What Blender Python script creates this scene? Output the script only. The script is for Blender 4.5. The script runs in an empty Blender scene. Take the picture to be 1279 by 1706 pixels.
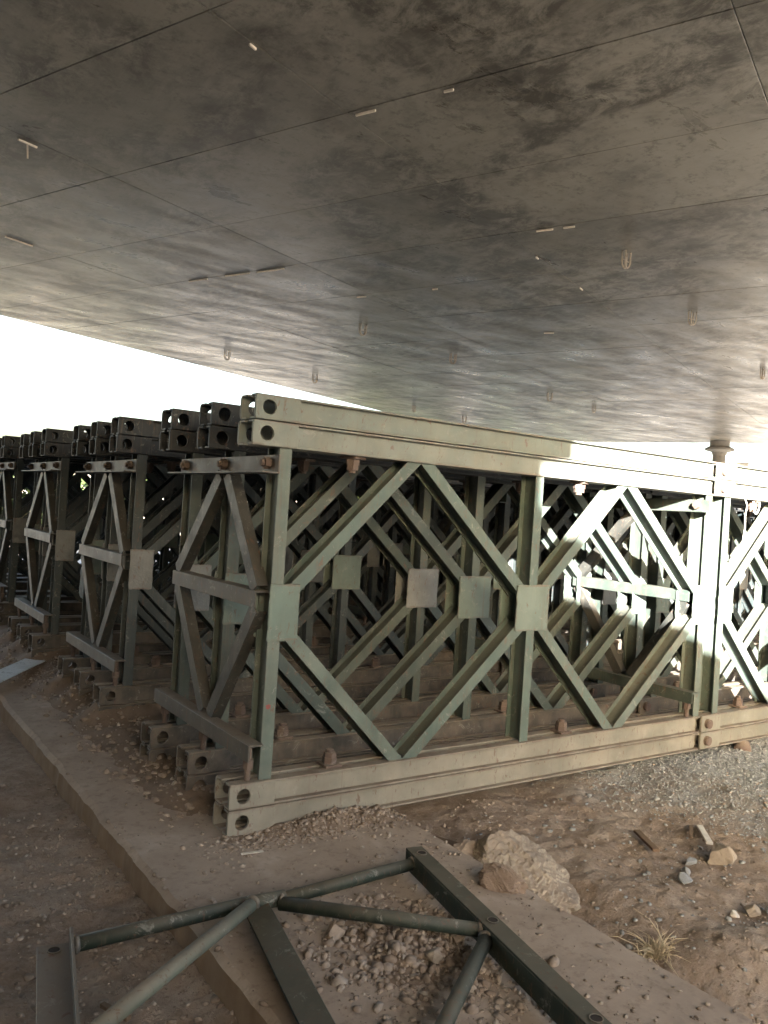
import bpy, bmesh, math, random
import numpy as np
from mathutils import Vector, Matrix
R = math.radians
random.seed(7)
rng = np.random.default_rng(11)
scene = bpy.context.scene
COL = scene.collection

# ------------------------------------------------------------------ camera
F_PX, CX, CY, CZ = 1364.36, -1.35518, -2.85164, 1.26916
YAW, PITCH, ROLL = 0.608281, 0.002045, 0.064445
cam_d = bpy.data.cameras.new('camera')
cam = bpy.data.objects.new('camera', cam_d)
COL.objects.link(cam)
scene.camera = cam
cam_d.sensor_fit = 'HORIZONTAL'
cam_d.sensor_width = 36.0
cam_d.lens = F_PX / 1279.0 * 36.0
cam_d.clip_start = 0.05
cam_d.clip_end = 6000
fw = Vector((math.sin(YAW) * math.cos(PITCH), math.cos(YAW) * math.cos(PITCH), math.sin(PITCH)))
rt = Vector((math.cos(YAW), -math.sin(YAW), 0))
up = rt.cross(fw)
r2 = rt * math.cos(ROLL) + up * math.sin(ROLL)
u2 = -rt * math.sin(ROLL) + up * math.cos(ROLL)
m = Matrix.Identity(4)
for i in range(3):
    m[i][0], m[i][1], m[i][2] = r2[i], u2[i], -fw[i]
m[0][3], m[1][3], m[2][3] = CX, CY, CZ
cam.matrix_world = m

# ------------------------------------------------------------------ sky, sun, exposure
SUN_EL = R(13.0)
sh = Vector((-0.6, -0.8, 0)).normalized()
S = Vector((sh.x * math.cos(SUN_EL), sh.y * math.cos(SUN_EL), math.sin(SUN_EL)))   # towards the sun
world = bpy.data.worlds.new('World')
scene.world = world
world.use_nodes = True
wn = world.node_tree.nodes
wl = world.node_tree.links
for n in list(wn):
    wn.remove(n)
wo = wn.new('ShaderNodeOutputWorld')
wb = wn.new('ShaderNodeBackground')
sky = wn.new('ShaderNodeTexSky')
sky.sky_type = 'NISHITA'
sky.sun_disc = False
sky.sun_elevation = SUN_EL
sky.sun_rotation = math.atan2(S.x, S.y)
sky.air_density = 1.0
sky.dust_density = 6.0
sky.ozone_density = 1.0
wb.inputs['Strength'].default_value = 0.09
wl.new(sky.outputs[0], wb.inputs['Color'])
wl.new(wb.outputs[0], wo.inputs['Surface'])
sun_d = bpy.data.lights.new('sun', 'SUN')
sun_d.energy = 5.0
sun_d.angle = R(0.4)
sun_d.color = (1.0, 0.96, 0.90)
sun = bpy.data.objects.new('sun', sun_d)
COL.objects.link(sun)
sun.rotation_euler = (-S).to_track_quat('-Z', 'Y').to_euler()
scene.view_settings.view_transform = 'Standard'
scene.view_settings.look = 'None'
scene.view_settings.gamma = 1.0
scene.view_settings.exposure = 4.0
scene.view_settings.use_curve_mapping = False
scene.render.engine = 'CYCLES'
scene.cycles.use_denoising = True
scene.cycles.max_bounces = 8
scene.cycles.diffuse_bounces = 6
scene.cycles.glossy_bounces = 3
scene.cycles.caustics_reflective = False
scene.cycles.caustics_refractive = False

# ------------------------------------------------------------------ helpers
def tag(o, label=None, cat=None, group=None, kind=None):
    if label: o['label'] = label
    if cat: o['category'] = cat
    if group: o['group'] = group
    if kind: o['kind'] = kind
    return o

def empty(name, loc=(0, 0, 0), rz=0.0):
    o = bpy.data.objects.new(name, None)
    COL.objects.link(o)
    o.location = loc
    o.rotation_euler = (0, 0, rz)
    o.empty_display_size = 0.1
    return o

class MB:
    def __init__(s):
        s.v = []; s.f = []
    def add(s, vs, fs):
        b = len(s.v)
        s.v += [tuple(p) for p in vs]
        s.f += [tuple(i + b for i in f) for f in fs]
        return s
    def box(s, x0, x1, y0, y1, z0, z1):
        return s.add([(x0, y0, z0), (x1, y0, z0), (x1, y1, z0), (x0, y1, z0),
                      (x0, y0, z1), (x1, y0, z1), (x1, y1, z1), (x0, y1, z1)],
                     [(3, 2, 1, 0), (4, 5, 6, 7), (0, 1, 5, 4), (1, 2, 6, 5), (2, 3, 7, 6), (3, 0, 4, 7)])
    def bar(s, p, q, sec, side, cut=None):
        """extrude a closed section (list of (a, b)) from p to q; a runs along 'side', b along side x axis"""
        p = Vector(p); q = Vector(q)
        t = (q - p).normalized()
        a = Vector(side); a = (a - t * a.dot(t)).normalized()
        b = t.cross(a)
        n = len(sec)
        vs = [p + a * u + b * w for u, w in sec] + [q + a * u + b * w for u, w in sec]
        if cut:                              # mitre an end to a level plane
            for i in range(n):
                if cut[0] is not None: vs[i] = vs[i] + t * ((cut[0] - vs[i].z) / t.z)
                if cut[1] is not None: vs[n + i] = vs[n + i] + t * ((cut[1] - vs[n + i].z) / t.z)
        fs = [(i, (i + 1) % n, n + (i + 1) % n, n + i) for i in range(n)]
        fs += [tuple(range(n - 1, -1, -1)), tuple(range(n, 2 * n))]
        return s.add(vs, fs)
    def rect(s, p, q, wa, wb_, side, oa=0.0, ob=0.0):
        return s.bar(p, q, [(oa - wa / 2, ob - wb_ / 2), (oa + wa / 2, ob - wb_ / 2),
                            (oa + wa / 2, ob + wb_ / 2), (oa - wa / 2, ob + wb_ / 2)], side)
    def tube(s, p, q, r, n=12):
        side = (0, 0, 1) if abs((Vector(q) - Vector(p)).normalized().z) < 0.9 else (1, 0, 0)
        return s.bar(p, q, [(r * math.cos(2 * math.pi * i / n), r * math.sin(2 * math.pi * i / n)) for i in range(n)], side)
    def path(s, pts, r, n=8):
        rings = []
        pts = [Vector(p) for p in pts]
        for i, p in enumerate(pts):
            t = (pts[min(i + 1, len(pts) - 1)] - pts[max(i - 1, 0)]).normalized()
            sd = Vector((0.31, 0.9, 0.12)); a = (sd - t * sd.dot(t)).normalized(); b = t.cross(a)
            rr = r[i] if isinstance(r, (list, tuple)) else r
            rings.append([p + a * rr * math.cos(2 * math.pi * k / n) + b * rr * math.sin(2 * math.pi * k / n) for k in range(n)])
        vs = [v for rg in rings for v in rg]
        fs = []
        for i in range(len(pts) - 1):
            for k in range(n):
                fs.append((i * n + k, i * n + (k + 1) % n, (i + 1) * n + (k + 1) % n, (i + 1) * n + k))
        fs += [tuple(range(n - 1, -1, -1)), tuple(range((len(pts) - 1) * n, len(pts) * n))]
        return s.add(vs, fs)
    def plate_hole(s, x0, x1, y0, y1, z0, z1, hx, hz, r, n=20, cham=0.006):
        """upright plate in the xz plane, thickness y0..y1, with a round hole"""
        out = []
        corners = [(x1, z0), (x1, z1), (x0, z1), (x0, z0)]
        for k in range(n):
            a = 2 * math.pi * k / n - math.pi / 4
            dx, dz = math.cos(a), math.sin(a)
            t = min([((x1 if dx > 0 else x0) - hx) / dx if abs(dx) > 1e-6 else 1e9,
                     ((z1 if dz > 0 else z0) - hz) / dz if abs(dz) > 1e-6 else 1e9])
            out.append([hx + dx * t, hz + dz * t])
        for c in corners:                                   # pull the nearest rim point into each corner
            k = min(range(n), key=lambda i: (out[i][0] - c[0]) ** 2 + (out[i][1] - c[1]) ** 2)
            out[k] = [c[0] + (cham if c[0] == x0 else -cham) * 0.4, c[1] + (cham if c[1] == z0 else -cham) * 0.4]
        inn = [(hx + r * math.cos(2 * math.pi * k / n - math.pi / 4), hz + r * math.sin(2 * math.pi * k / n - math.pi / 4)) for k in range(n)]
        vs = [(x, y0, z) for x, z in out] + [(x, y0, z) for x, z in inn] + [(x, y1, z) for x, z in out] + [(x, y1, z) for x, z in inn]
        fs = []
        for k in range(n):
            j = (k + 1) % n
            fs.append((k, j, n + j, n + k))
            fs.append((2 * n + j, 2 * n + k, 3 * n + k, 3 * n + j))
            fs.append((j, k, 2 * n + k, 2 * n + j))
            fs.append((n + k, n + j, 3 * n + j, 3 * n + k))
        return s.add(vs, fs)
    def mesh(s, name, mat, smooth=False, bevel=0.0):
        me = bpy.data.meshes.new(name)
        me.from_pydata(s.v, [], s.f)
        bm = bmesh.new(); bm.from_mesh(me)
        bmesh.ops.recalc_face_normals(bm, faces=bm.faces)
        if bevel:
            es = [e for e in bm.edges if len(e.link_faces) == 2 and e.calc_face_angle(0) > 0.7]
            bmesh.ops.bevel(bm, geom=es, offset=bevel, segments=1, affect='EDGES', clamp_overlap=True)
        if smooth:
            for f in bm.faces: f.smooth = True
        bm.to_mesh(me); bm.free()
        if mat: me.materials.append(mat)
        return me
    def build(s, name, mat, parent=None, smooth=False, bevel=0.0):
        return link(name, s.mesh(name, mat, smooth, bevel), parent)

def link(name, me, parent=None):
    o = bpy.data.objects.new(name, me)
    COL.objects.link(o)
    if parent: o.parent = parent
    return o

def copy_tree(o, parent=None):
    c = o.copy(); COL.objects.link(c); c.parent = parent
    for ch in KIDS.get(o.name, []):
        copy_tree(ch, c)
    return c
KIDS = {}

def vnoise(x, y, seed=0):
    """smooth value noise on numpy arrays, about -1..1"""
    g = np.random.default_rng(seed).random((256, 256)) * 2 - 1
    xi = np.floor(x).astype(int); yi = np.floor(y).astype(int)
    fx = x - xi; fy = y - yi
    fx = fx * fx * (3 - 2 * fx); fy = fy * fy * (3 - 2 * fy)
    a = g[xi & 255, yi & 255]; b = g[(xi + 1) & 255, yi & 255]
    c = g[xi & 255, (yi + 1) & 255]; d = g[(xi + 1) & 255, (yi + 1) & 255]
    return (a * (1 - fx) + b * fx) * (1 - fy) + (c * (1 - fx) + d * fx) * fy

def fbm(x, y, f, octaves=4, seed=0, gain=0.5):
    s = 0; a = 1; t = 0
    for o in range(octaves):
        s = s + a * vnoise(x * f + 17.3 * o, y * f - 9.1 * o, seed + o); t += a
        a *= gain; f *= 2.03
    return s / t

def sstep(a, b, x):
    t = np.clip((x - a) / (b - a), 0, 1)
    return t * t * (3 - 2 * t)

def grid_mesh(name, xs, ys, zf, mat, smooth=True):
    X, Y = np.meshgrid(xs, ys, indexing='ij')
    Z = zf(X, Y)
    nx, ny = X.shape
    co = np.stack([X, Y, Z], -1).reshape(-1, 3)
    i, j = np.meshgrid(np.arange(nx - 1), np.arange(ny - 1), indexing='ij')
    a = (i * ny + j).ravel()
    quads = np.stack([a, a + ny, a + ny + 1, a + 1], -1)
    me = np_mesh(name, co, quads, mat)
    if smooth: me.polygons.foreach_set('use_smooth', np.ones(len(me.polygons), bool))
    return me

def np_mesh(name, co, faces, mat):
    me = bpy.data.meshes.new(name)
    k = faces.shape[1]
    me.vertices.add(len(co)); me.vertices.foreach_set('co', co.astype(np.float32).ravel())
    me.loops.add(faces.size); me.loops.foreach_set('vertex_index', faces.astype(np.int32).ravel())
    me.polygons.add(len(faces))
    me.polygons.foreach_set('loop_start', np.arange(0, faces.size, k, dtype=np.int32))
    me.polygons.foreach_set('loop_total', np.full(len(faces), k, dtype=np.int32))
    me.update(calc_edges=True)
    if mat: me.materials.append(mat)
    return me

# ------------------------------------------------------------------ materials
def new_mat(name):
    mt = bpy.data.materials.new(name); mt.use_nodes = True
    nt = mt.node_tree
    return mt, nt, nt.nodes['Principled BSDF']

def node(nt, kind, **kw):
    n = nt.nodes.new(kind)
    for k, v in kw.items():
        if k in n.inputs: n.inputs[k].default_value = v
        else: setattr(n, k, v)
    return n

def ramp(nt, fac, stops):
    n = nt.nodes.new('ShaderNodeValToRGB')
    cr = n.color_ramp
    while len(cr.elements) > 1: cr.elements.remove(cr.elements[-1])
    cr.elements[0].position = stops[0][0]; cr.elements[0].color = c4(stops[0][1])
    for p, c in stops[1:]:
        e = cr.elements.new(p); e.color = c4(c)
    nt.links.new(fac, n.inputs['Fac'])
    return n.outputs['Color']

def c4(c):
    if isinstance(c, (int, float)): c = (c, c, c)
    return (c[0], c[1], c[2], 1.0)

def mix(nt, fac, a, b, blend='MIX'):
    n = nt.nodes.new('ShaderNodeMix'); n.data_type = 'RGBA'; n.blend_type = blend
    for sock, val in ((n.inputs[0], fac), (n.inputs[6], a), (n.inputs[7], b)):
        if isinstance(val, bpy.types.NodeSocket): nt.links.new(val, sock)
        elif isinstance(val, (int, float)) and sock == n.inputs[0]: sock.default_value = val
        else: sock.default_value = c4(val)
    return n.outputs[2]

def math_n(nt, op, a, b=0.0, clamp=False):
    n = nt.nodes.new('ShaderNodeMath'); n.operation = op; n.use_clamp = clamp
    for sock, val in ((n.inputs[0], a), (n.inputs[1], b)):
        if isinstance(val, bpy.types.NodeSocket): nt.links.new(val, sock)
        else: sock.default_value = val
    return n.outputs[0]

def world_pos(nt):
    return nt.nodes.new('ShaderNodeNewGeometry').outputs['Position']

def noise(nt, vec, scale, detail=4, rough=0.55, dist=0.0):
    n = node(nt, 'ShaderNodeTexNoise', Scale=scale, Detail=detail, Roughness=rough, Distortion=dist)
    nt.links.new(vec, n.inputs['Vector'])
    return n.outputs['Fac']

def stretch(nt, vec, sc, rot=0.0):
    n = node(nt, 'ShaderNodeMapping')
    n.inputs['Scale'].default_value = sc
    n.inputs['Rotation'].default_value = (0, 0, rot)
    nt.links.new(vec, n.inputs['Vector'])
    return n.outputs['Vector']

def bump(nt, b, h, strength, dist=0.01):
    n = node(nt, 'ShaderNodeBump', Strength=strength, Distance=dist)
    nt.links.new(h, n.inputs['Height'])
    nt.links.new(n.outputs['Normal'], b.inputs['Normal'])

def obj_random(nt):
    return nt.nodes.new('ShaderNodeObjectInfo').outputs['Random']

def painted_steel(name, c1, c2, dust=0.5, rust=0.5, rough=0.55, spec=0.4, metallic=0.0, bumpy=0.12, edge_rust=False):
    mt, nt, b = new_mat(name)
    P = world_pos(nt)
    rnd = obj_random(nt)
    base = mix(nt, rnd, c1, c2)
    n1 = noise(nt, P, 5.0, 5, 0.6)
    base = mix(nt, ramp(nt, n1, [(0.35, 0.0), (0.7, 0.8)]), base, tuple(0.62 * v for v in c1))
    streak = noise(nt, stretch(nt, P, (26, 26, 2.0)), 1.0, 3, 0.6)
    base = mix(nt, ramp(nt, streak, [(0.56, 0.0), (0.78, 0.16)]), base, (0.24, 0.215, 0.17))
    nz = node(nt, 'ShaderNodeSeparateXYZ'); nt.links.new(nt.nodes.new('ShaderNodeNewGeometry').outputs['Normal'], nz.inputs[0])
    upf = math_n(nt, 'MULTIPLY', math_n(nt, 'MAXIMUM', nz.outputs['Z'], 0.0), 0.9)
    n2 = noise(nt, P, 11.0, 5, 0.65)
    dustf = math_n(nt, 'MULTIPLY', ramp(nt, n2, [(0.38, 0.0), (0.75, 1.0)]), dust * 0.55)
    dustf = math_n(nt, 'ADD', dustf, math_n(nt, 'MULTIPLY', upf, dust), True)
    base = mix(nt, dustf, base, (0.225, 0.182, 0.140))
    n3 = noise(nt, P, 23.0, 6, 0.7)
    rustf = ramp(nt, n3, [(0.67 - 0.09 * rust, 0.0), (0.76 - 0.06 * rust, 1.0)])
    base = mix(nt, math_n(nt, 'MULTIPLY', rustf, 0.8 * rust), base, (0.16, 0.058, 0.028))
    chip = noise(nt, stretch(nt, P, (1.0, 1.0, 0.45)), 34.0, 8, 0.75, 0.5)
    base = mix(nt, ramp(nt, chip, [(0.585, 0.0), (0.625, 0.75)]), base, (0.110, 0.062, 0.042))
    run = noise(nt, stretch(nt, P, (34, 34, 1.3)), 1.0, 5, 0.7)
    base = mix(nt, ramp(nt, run, [(0.58, 0.0), (0.72, 0.5)]), base, (0.120, 0.080, 0.058))
    scuff = noise(nt, P, 16.0, 9, 0.8, 0.8)
    base = mix(nt, ramp(nt, scuff, [(0.575, 0.0), (0.64, 0.5)]), base, (0.26, 0.25, 0.22))
    if edge_rust:          # bare rusty lips where the stacked channels rub
        oz = node(nt, 'ShaderNodeSeparateXYZ'); nt.links.new(nt.nodes.new('ShaderNodeTexCoord').outputs['Object'], oz.inputs[0])
        d_ = math_n(nt, 'ABSOLUTE', math_n(nt, 'SUBTRACT', oz.outputs['Z'], 0.0485))
        if edge_rust == 'plate':
            dx_ = math_n(nt, 'ABSOLUTE', oz.outputs['X'])
            d_ = math_n(nt, 'MAXIMUM', math_n(nt, 'ABSOLUTE', oz.outputs['Z']), math_n(nt, 'SUBTRACT', dx_, 0.005))
            ef = math_n(nt, 'GREATER_THAN', math_n(nt, 'ADD', d_, math_n(nt, 'MULTIPLY', noise(nt, P, 40.0, 4, 0.7), 0.016)), 0.1105)
        else:
            ef = math_n(nt, 'GREATER_THAN', d_, 0.0400)
        en = noise(nt, P, 9.0, 5, 0.65)
        base = mix(nt, math_n(nt, 'MULTIPLY', ef, ramp(nt, en, [(0.44, 0.05), (0.64, 0.65)])), base, (0.140, 0.092, 0.070))
    nt.links.new(base, b.inputs['Base Color'])
    b.inputs['Metallic'].default_value = metallic
    b.inputs['Specular IOR Level'].default_value = spec
    nt.links.new(ramp(nt, n2, [(0.3, rough - 0.12), (0.8, min(1.0, rough + 0.2))]), b.inputs['Roughness'])
    bump(nt, b, noise(nt, P, 60.0, 4, 0.6), bumpy, 0.004)
    return mt

M = {}
M['paint'] = painted_steel('green_grey_paint', (0.042, 0.062, 0.054), (0.075, 0.092, 0.078), 0.22, 0.45)  # inner copy of the paint, shade between the rows put into its colour
M['paint_front'] = painted_steel('green_grey_front_paint', (0.074, 0.108, 0.093), (0.118, 0.142, 0.122), 0.32, 0.45)  # lighter copy of the same paint for the better lit front row
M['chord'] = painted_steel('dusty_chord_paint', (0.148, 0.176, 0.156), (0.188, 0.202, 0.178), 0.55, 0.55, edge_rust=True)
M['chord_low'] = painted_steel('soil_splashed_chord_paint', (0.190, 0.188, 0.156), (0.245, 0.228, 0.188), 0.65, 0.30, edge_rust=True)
M['paint_blue'] = painted_steel('blue_grey_paint', (0.030, 0.042, 0.044), (0.050, 0.062, 0.064), 0.08, 0.3, 0.5, 0.4)  # rear rows, colour darkened for the shade they stand in
M['chord_dark'] = painted_steel('dark_chord_paint', (0.016, 0.019, 0.022), (0.026, 0.028, 0.030), 0.07, 0.30, 0.55, 0.3)  # chords behind the front row, shade put into the colour
M['chord_dark_low'] = painted_steel('muddy_dark_chord_paint', (0.040, 0.038, 0.034), (0.070, 0.060, 0.050), 0.85, 0.5, 0.6)  # real mud over a base colour darkened for shade
M['gusset'] = painted_steel('gusset_paint', (0.110, 0.152, 0.130), (0.140, 0.172, 0.148), 0.18, 0.3, edge_rust='plate')
M['gusset_grey'] = painted_steel('hammered_grey_plate', (0.14, 0.147, 0.145), (0.20, 0.205, 0.20), 0.2, 0.25, 0.4, 0.5, 0.0, 0.8, edge_rust='plate')
M['frame_steel'] = painted_steel('bare_brown_steel', (0.055, 0.053, 0.048), (0.085, 0.078, 0.068), 0.5, 0.6, 0.5)
M['dark_steel'] = painted_steel('dark_brace_steel', (0.028, 0.032, 0.030), (0.045, 0.046, 0.042), 0.20, 0.5, 0.5)
M['dark_green'] = painted_steel('dark_green_paint', (0.012, 0.025, 0.019), (0.019, 0.034, 0.026), 0.32, 0.35, 0.65, 0.3)
M['dusty_green'] = painted_steel('dusty_green_tube', (0.09, 0.105, 0.08), (0.12, 0.13, 0.10), 0.6, 0.1, 0.7, 0.3)
M['rust'] = painted_steel('rusty_bolt', (0.085, 0.055, 0.045), (0.130, 0.092, 0.078), 0.6, 0.4, 0.85)
M['rust_rod'] = painted_steel('rebar_loop', (0.46, 0.37, 0.29), (0.60, 0.55, 0.46), 0.3, 0.5, 0.8)
M['pale_metal'] = painted_steel('pale_metal_sheet', (0.62, 0.68, 0.74), (0.66, 0.72, 0.76), 0.08, 0.02, 0.35)

def soffit_material():
    mt, nt, b = new_mat('soffit_concrete')
    P = world_pos(nt)
    rot = -R(21.5)
    tc = nt.nodes.new('ShaderNodeTexCoord')
    rnd = obj_random(nt)
    base = mix(nt, rnd, (0.150, 0.137, 0.115), (0.260, 0.238, 0.203))
    big = noise(nt, P, 0.5, 6, 0.65, 0.4)
    base = mix(nt, ramp(nt, big, [(0.36, 0.0), (0.66, 0.75)]), base, (0.115, 0.105, 0.089))
    # paler laitance left in broad smears across the boards
    pale = noise(nt, stretch(nt, P, (1.0, 1.7, 1.0), rot), 0.8, 9, 0.72, 0.8)
    base = mix(nt, ramp(nt, pale, [(0.44, 0.0), (0.76, 0.62)]), base, (0.27, 0.250, 0.215))
    # clustered dark damp speckle: fine pitting gated by a coarse mask
    mask = ramp(nt, noise(nt, stretch(nt, P, (1.2, 0.9, 1.0), rot), 0.62, 5, 0.6, 1.0), [(0.40, 0.0), (0.54, 1.0)])
    spk = noise(nt, stretch(nt, P, (1.5, 1.0, 1.0), rot), 3.0, 10, 0.80, 0.4)
    base = mix(nt, math_n(nt, 'MULTIPLY', mask, ramp(nt, spk, [(0.42, 0.0), (0.56, 0.95)])), base, (0.062, 0.055, 0.046))
    spk2 = noise(nt, P, 11.0, 8, 0.78)
    base = mix(nt, ramp(nt, spk2, [(0.52, 0.0), (0.66, 0.7)]), base, (0.066, 0.058, 0.049))
    grain = noise(nt, stretch(nt, P, (70, 4, 1), rot), 1.0, 4, 0.65)
    base = mix(nt, 0.06, base, ramp(nt, grain, [(0.3, 0.06), (0.7, 0.30)]))
    nt.links.new(base, b.inputs['Base Color'])
    r_ = noise(nt, stretch(nt, P, (0.8, 2.2, 1.0), rot), 1.2, 6, 0.7)
    nt.links.new(ramp(nt, r_, [(0.34, 0.26), (0.66, 0.50)]), b.inputs['Roughness'])
    b.inputs['Specular IOR Level'].default_value = 0.24
    h = mix(nt, 0.25, noise(nt, stretch(nt, P, (1.0, 2.2, 1), rot), 1.6, 4, 0.5), spk2)
    bump(nt, b, h, 0.07, 0.008)
    return mt
M['soffit'] = soffit_material()

def concrete_material(name, c, rough=0.9, scale=3.0, stain=0.4):
    mt, nt, b = new_mat(name)
    P = world_pos(nt)
    n1 = noise(nt, P, scale, 6, 0.65)
    base = mix(nt, ramp(nt, n1, [(0.3, 0.0), (0.75, 1.0)]), tuple(0.72 * v for v in c), c)
    n2 = noise(nt, P, scale * 9, 5, 0.7)
    base = mix(nt, ramp(nt, n2, [(0.5, 0.0), (0.72, stain)]), base, tuple(0.5 * v for v in c))
    nt.links.new(base, b.inputs['Base Color'])
    b.inputs['Roughness'].default_value = rough
    b.inputs['Specular IOR Level'].default_value = 0.2
    bump(nt, b, noise(nt, P, scale * 16, 6, 0.7), 0.35, 0.006)
    return mt
M['concrete'] = concrete_material('weathered_concrete', (0.27, 0.25, 0.22))
M['pale_concrete'] = concrete_material('pale_concrete', (0.46, 0.43, 0.385), 0.9, 2.0, 0.25)  # for the unseen walls, paled to bounce more light
M['joint'] = concrete_material('joint_mortar', (0.15, 0.135, 0.115))
M['rubble'] = concrete_material('broken_concrete', (0.37, 0.315, 0.25), 0.95, 5.0, 0.7)
def dusty_rock(name, c, dust, scale):
    mt = concrete_material(name, c, 0.95, scale, 0.6); nt = mt.node_tree; b = nt.nodes['Principled BSDF']
    src = b.inputs['Base Color'].links[0].from_socket
    nz = node(nt, 'ShaderNodeSeparateXYZ'); nt.links.new(nt.nodes.new('ShaderNodeNewGeometry').outputs['Normal'], nz.inputs[0])
    f = math_n(nt, 'ADD', nz.outputs['Z'], math_n(nt, 'MULTIPLY', noise(nt, world_pos(nt), 9.0, 6, 0.7), 0.9))
    nt.links.new(mix(nt, ramp(nt, math_n(nt, 'MULTIPLY', f, 0.6), [(0.62, 0.0), (0.84, 0.85)]), src, dust), b.inputs['Base Color'])
    return mt
M['rubble'] = dusty_rock('broken_concrete_dusty', (0.36, 0.305, 0.238), (0.225, 0.180, 0.145), 6.0)
M['tan_rock'] = concrete_material('tan_rock', (0.31, 0.262, 0.212), 0.95, 12.0)
M['grey_rock'] = concrete_material('grey_rock', (0.27, 0.28, 0.29), 0.85, 20.0)
M['strip'] = concrete_material('formwork_foam', (0.86, 0.76, 0.64), 0.8, 30.0, 0.05)
M['wood'] = concrete_material('old_wood', (0.17, 0.115, 0.075), 0.85, 14.0, 0.6)
M['brick'] = concrete_material('dirty_brick', (0.25, 0.190, 0.150), 0.95, 16.0, 0.4)
M['white_scrap'] = concrete_material('pale_scrap', (0.62, 0.58, 0.52), 0.8, 30.0, 0.3)

def ground_material():
    mt, nt, b = new_mat('dry_soil')
    P = world_pos(nt)
    n1 = noise(nt, P, 1.7, 7, 0.62, 0.3)
    soil = ramp(nt, n1, [(0.28, (0.170, 0.130, 0.102)), (0.5, (0.240, 0.182, 0.138)), (0.75, (0.340, 0.282, 0.233))])
    n2 = noise(nt, P, 14.0, 6, 0.7)
    soil = mix(nt, ramp(nt, n2, [(0.42, 0.0), (0.7, 0.55)]), soil, (0.39, 0.330, 0.275))
    n3 = noise(nt, P, 46.0, 4, 0.7)
    soil = mix(nt, ramp(nt, n3, [(0.53, 0.0), (0.68, 0.6)]), soil, (0.130, 0.098, 0.075))
    # grey crushed stone dust where the gravel lies
    sp = node(nt, 'ShaderNodeSeparateXYZ'); nt.links.new(P, sp.inputs[0])
    gx = math_n(nt, 'ADD', math_n(nt, 'MULTIPLY', sp.outputs['X'], 0.8), math_n(nt, 'MULTIPLY', sp.outputs['Y'], 0.25))
    gx = math_n(nt, 'ADD', gx, math_n(nt, 'MULTIPLY', n1, 1.6))
    gm = ramp(nt, math_n(nt, 'MULTIPLY', gx, 0.2), [(0.49, 0.0), (0.60, 1.0)])
    gr = mix(nt, ramp(nt, n3, [(0.35, 0.0), (0.65, 1.0)]), (0.17, 0.175, 0.172), (0.30, 0.31, 0.305))
    near = ramp(nt, math_n(nt, 'MULTIPLY', sp.outputs['X'], 0.05), [(0.33, 1.0), (0.5, 0.0)])
    soil = mix(nt, math_n(nt, 'MULTIPLY', gm, near), soil, gr)
    # past the deck edges the unseen ground is paled to bounce light onto the soffit
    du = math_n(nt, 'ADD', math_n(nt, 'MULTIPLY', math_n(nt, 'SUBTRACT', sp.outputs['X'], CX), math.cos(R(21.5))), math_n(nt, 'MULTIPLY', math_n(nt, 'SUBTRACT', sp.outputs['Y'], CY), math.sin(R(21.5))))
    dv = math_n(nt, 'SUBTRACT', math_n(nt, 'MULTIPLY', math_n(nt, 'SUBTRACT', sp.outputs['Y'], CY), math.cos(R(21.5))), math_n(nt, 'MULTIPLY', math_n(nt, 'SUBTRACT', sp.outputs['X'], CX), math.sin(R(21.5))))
    bounce_ground = math_n(nt, 'MAXIMUM', math_n(nt, 'MAXIMUM', math_n(nt, 'GREATER_THAN', dv, 13.0), math_n(nt, 'LESS_THAN', dv, -3.6)), math_n(nt, 'GREATER_THAN', du, 20.0))
    soil = mix(nt, bounce_ground, soil, mix(nt, n2, (0.40, 0.37, 0.32), (0.52, 0.48, 0.42)))
    nt.links.new(soil, b.inputs['Base Color'])
    b.inputs['Roughness'].default_value = 0.95
    b.inputs['Specular IOR Level'].default_value = 0.15
    h = mix(nt, 0.45, n3, noise(nt, P, 130.0, 4, 0.7))
    bump(nt, b, h, 0.9, 0.014)
    return mt
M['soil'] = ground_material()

def pebble_material(name, cols, rough=0.9):
    mt, nt, b = new_mat(name)
    g = nt.nodes.new('ShaderNodeNewGeometry')
    col = ramp(nt, g.outputs['Random Per Island'], [(i / max(1, len(cols) - 1), c) for i, c in enumerate(cols)])
    n = noise(nt, g.outputs['Position'], 60.0, 3, 0.6)
    col = mix(nt, ramp(nt, n, [(0.35, 0.0), (0.7, 0.5)]), col, tuple(0.6 * v for v in cols[0]))
    nt.links.new(col, b.inputs['Base Color'])
    b.inputs['Roughness'].default_value = rough
    b.inputs['Specular IOR Level'].default_value = 0.2
    return mt
M['crumbs'] = pebble_material('soil_crumbs', [(0.18, 0.138, 0.107), (0.25, 0.20, 0.160), (0.31, 0.258, 0.212), (0.23, 0.18, 0.143), (0.38, 0.33, 0.28)])
M['gravel'] = pebble_material('grey_gravel', [(0.18, 0.185, 0.185), (0.27, 0.28, 0.28), (0.35, 0.36, 0.36), (0.22, 0.22, 0.21), (0.31, 0.325, 0.33)])
M['straw'] = pebble_material('dry_straw', [(0.42, 0.35, 0.24), (0.55, 0.47, 0.34), (0.36, 0.29, 0.19)])
M['leaf'] = pebble_material('leaves', [(0.045, 0.075, 0.025), (0.07, 0.10, 0.035), (0.09, 0.115, 0.05)], 0.6)
M['bark'] = concrete_material('bark', (0.16, 0.12, 0.085), 0.95, 9.0)
M['wall_paint'] = concrete_material('pale_render', (0.55, 0.52, 0.47), 0.9, 2.0, 0.2)
M['roof'] = concrete_material('grey_roof_sheet', (0.30, 0.33, 0.36), 0.6, 2.0, 0.2)
mt, nt, b = new_mat('clear_plastic_bag')
b.inputs['Base Color'].default_value = (0.55, 0.62, 0.70, 1); b.inputs['Roughness'].default_value = 0.25
bump(nt, b, noise(nt, world_pos(nt), 40, 3), 0.6, 0.02)
M['plastic'] = mt

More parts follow.
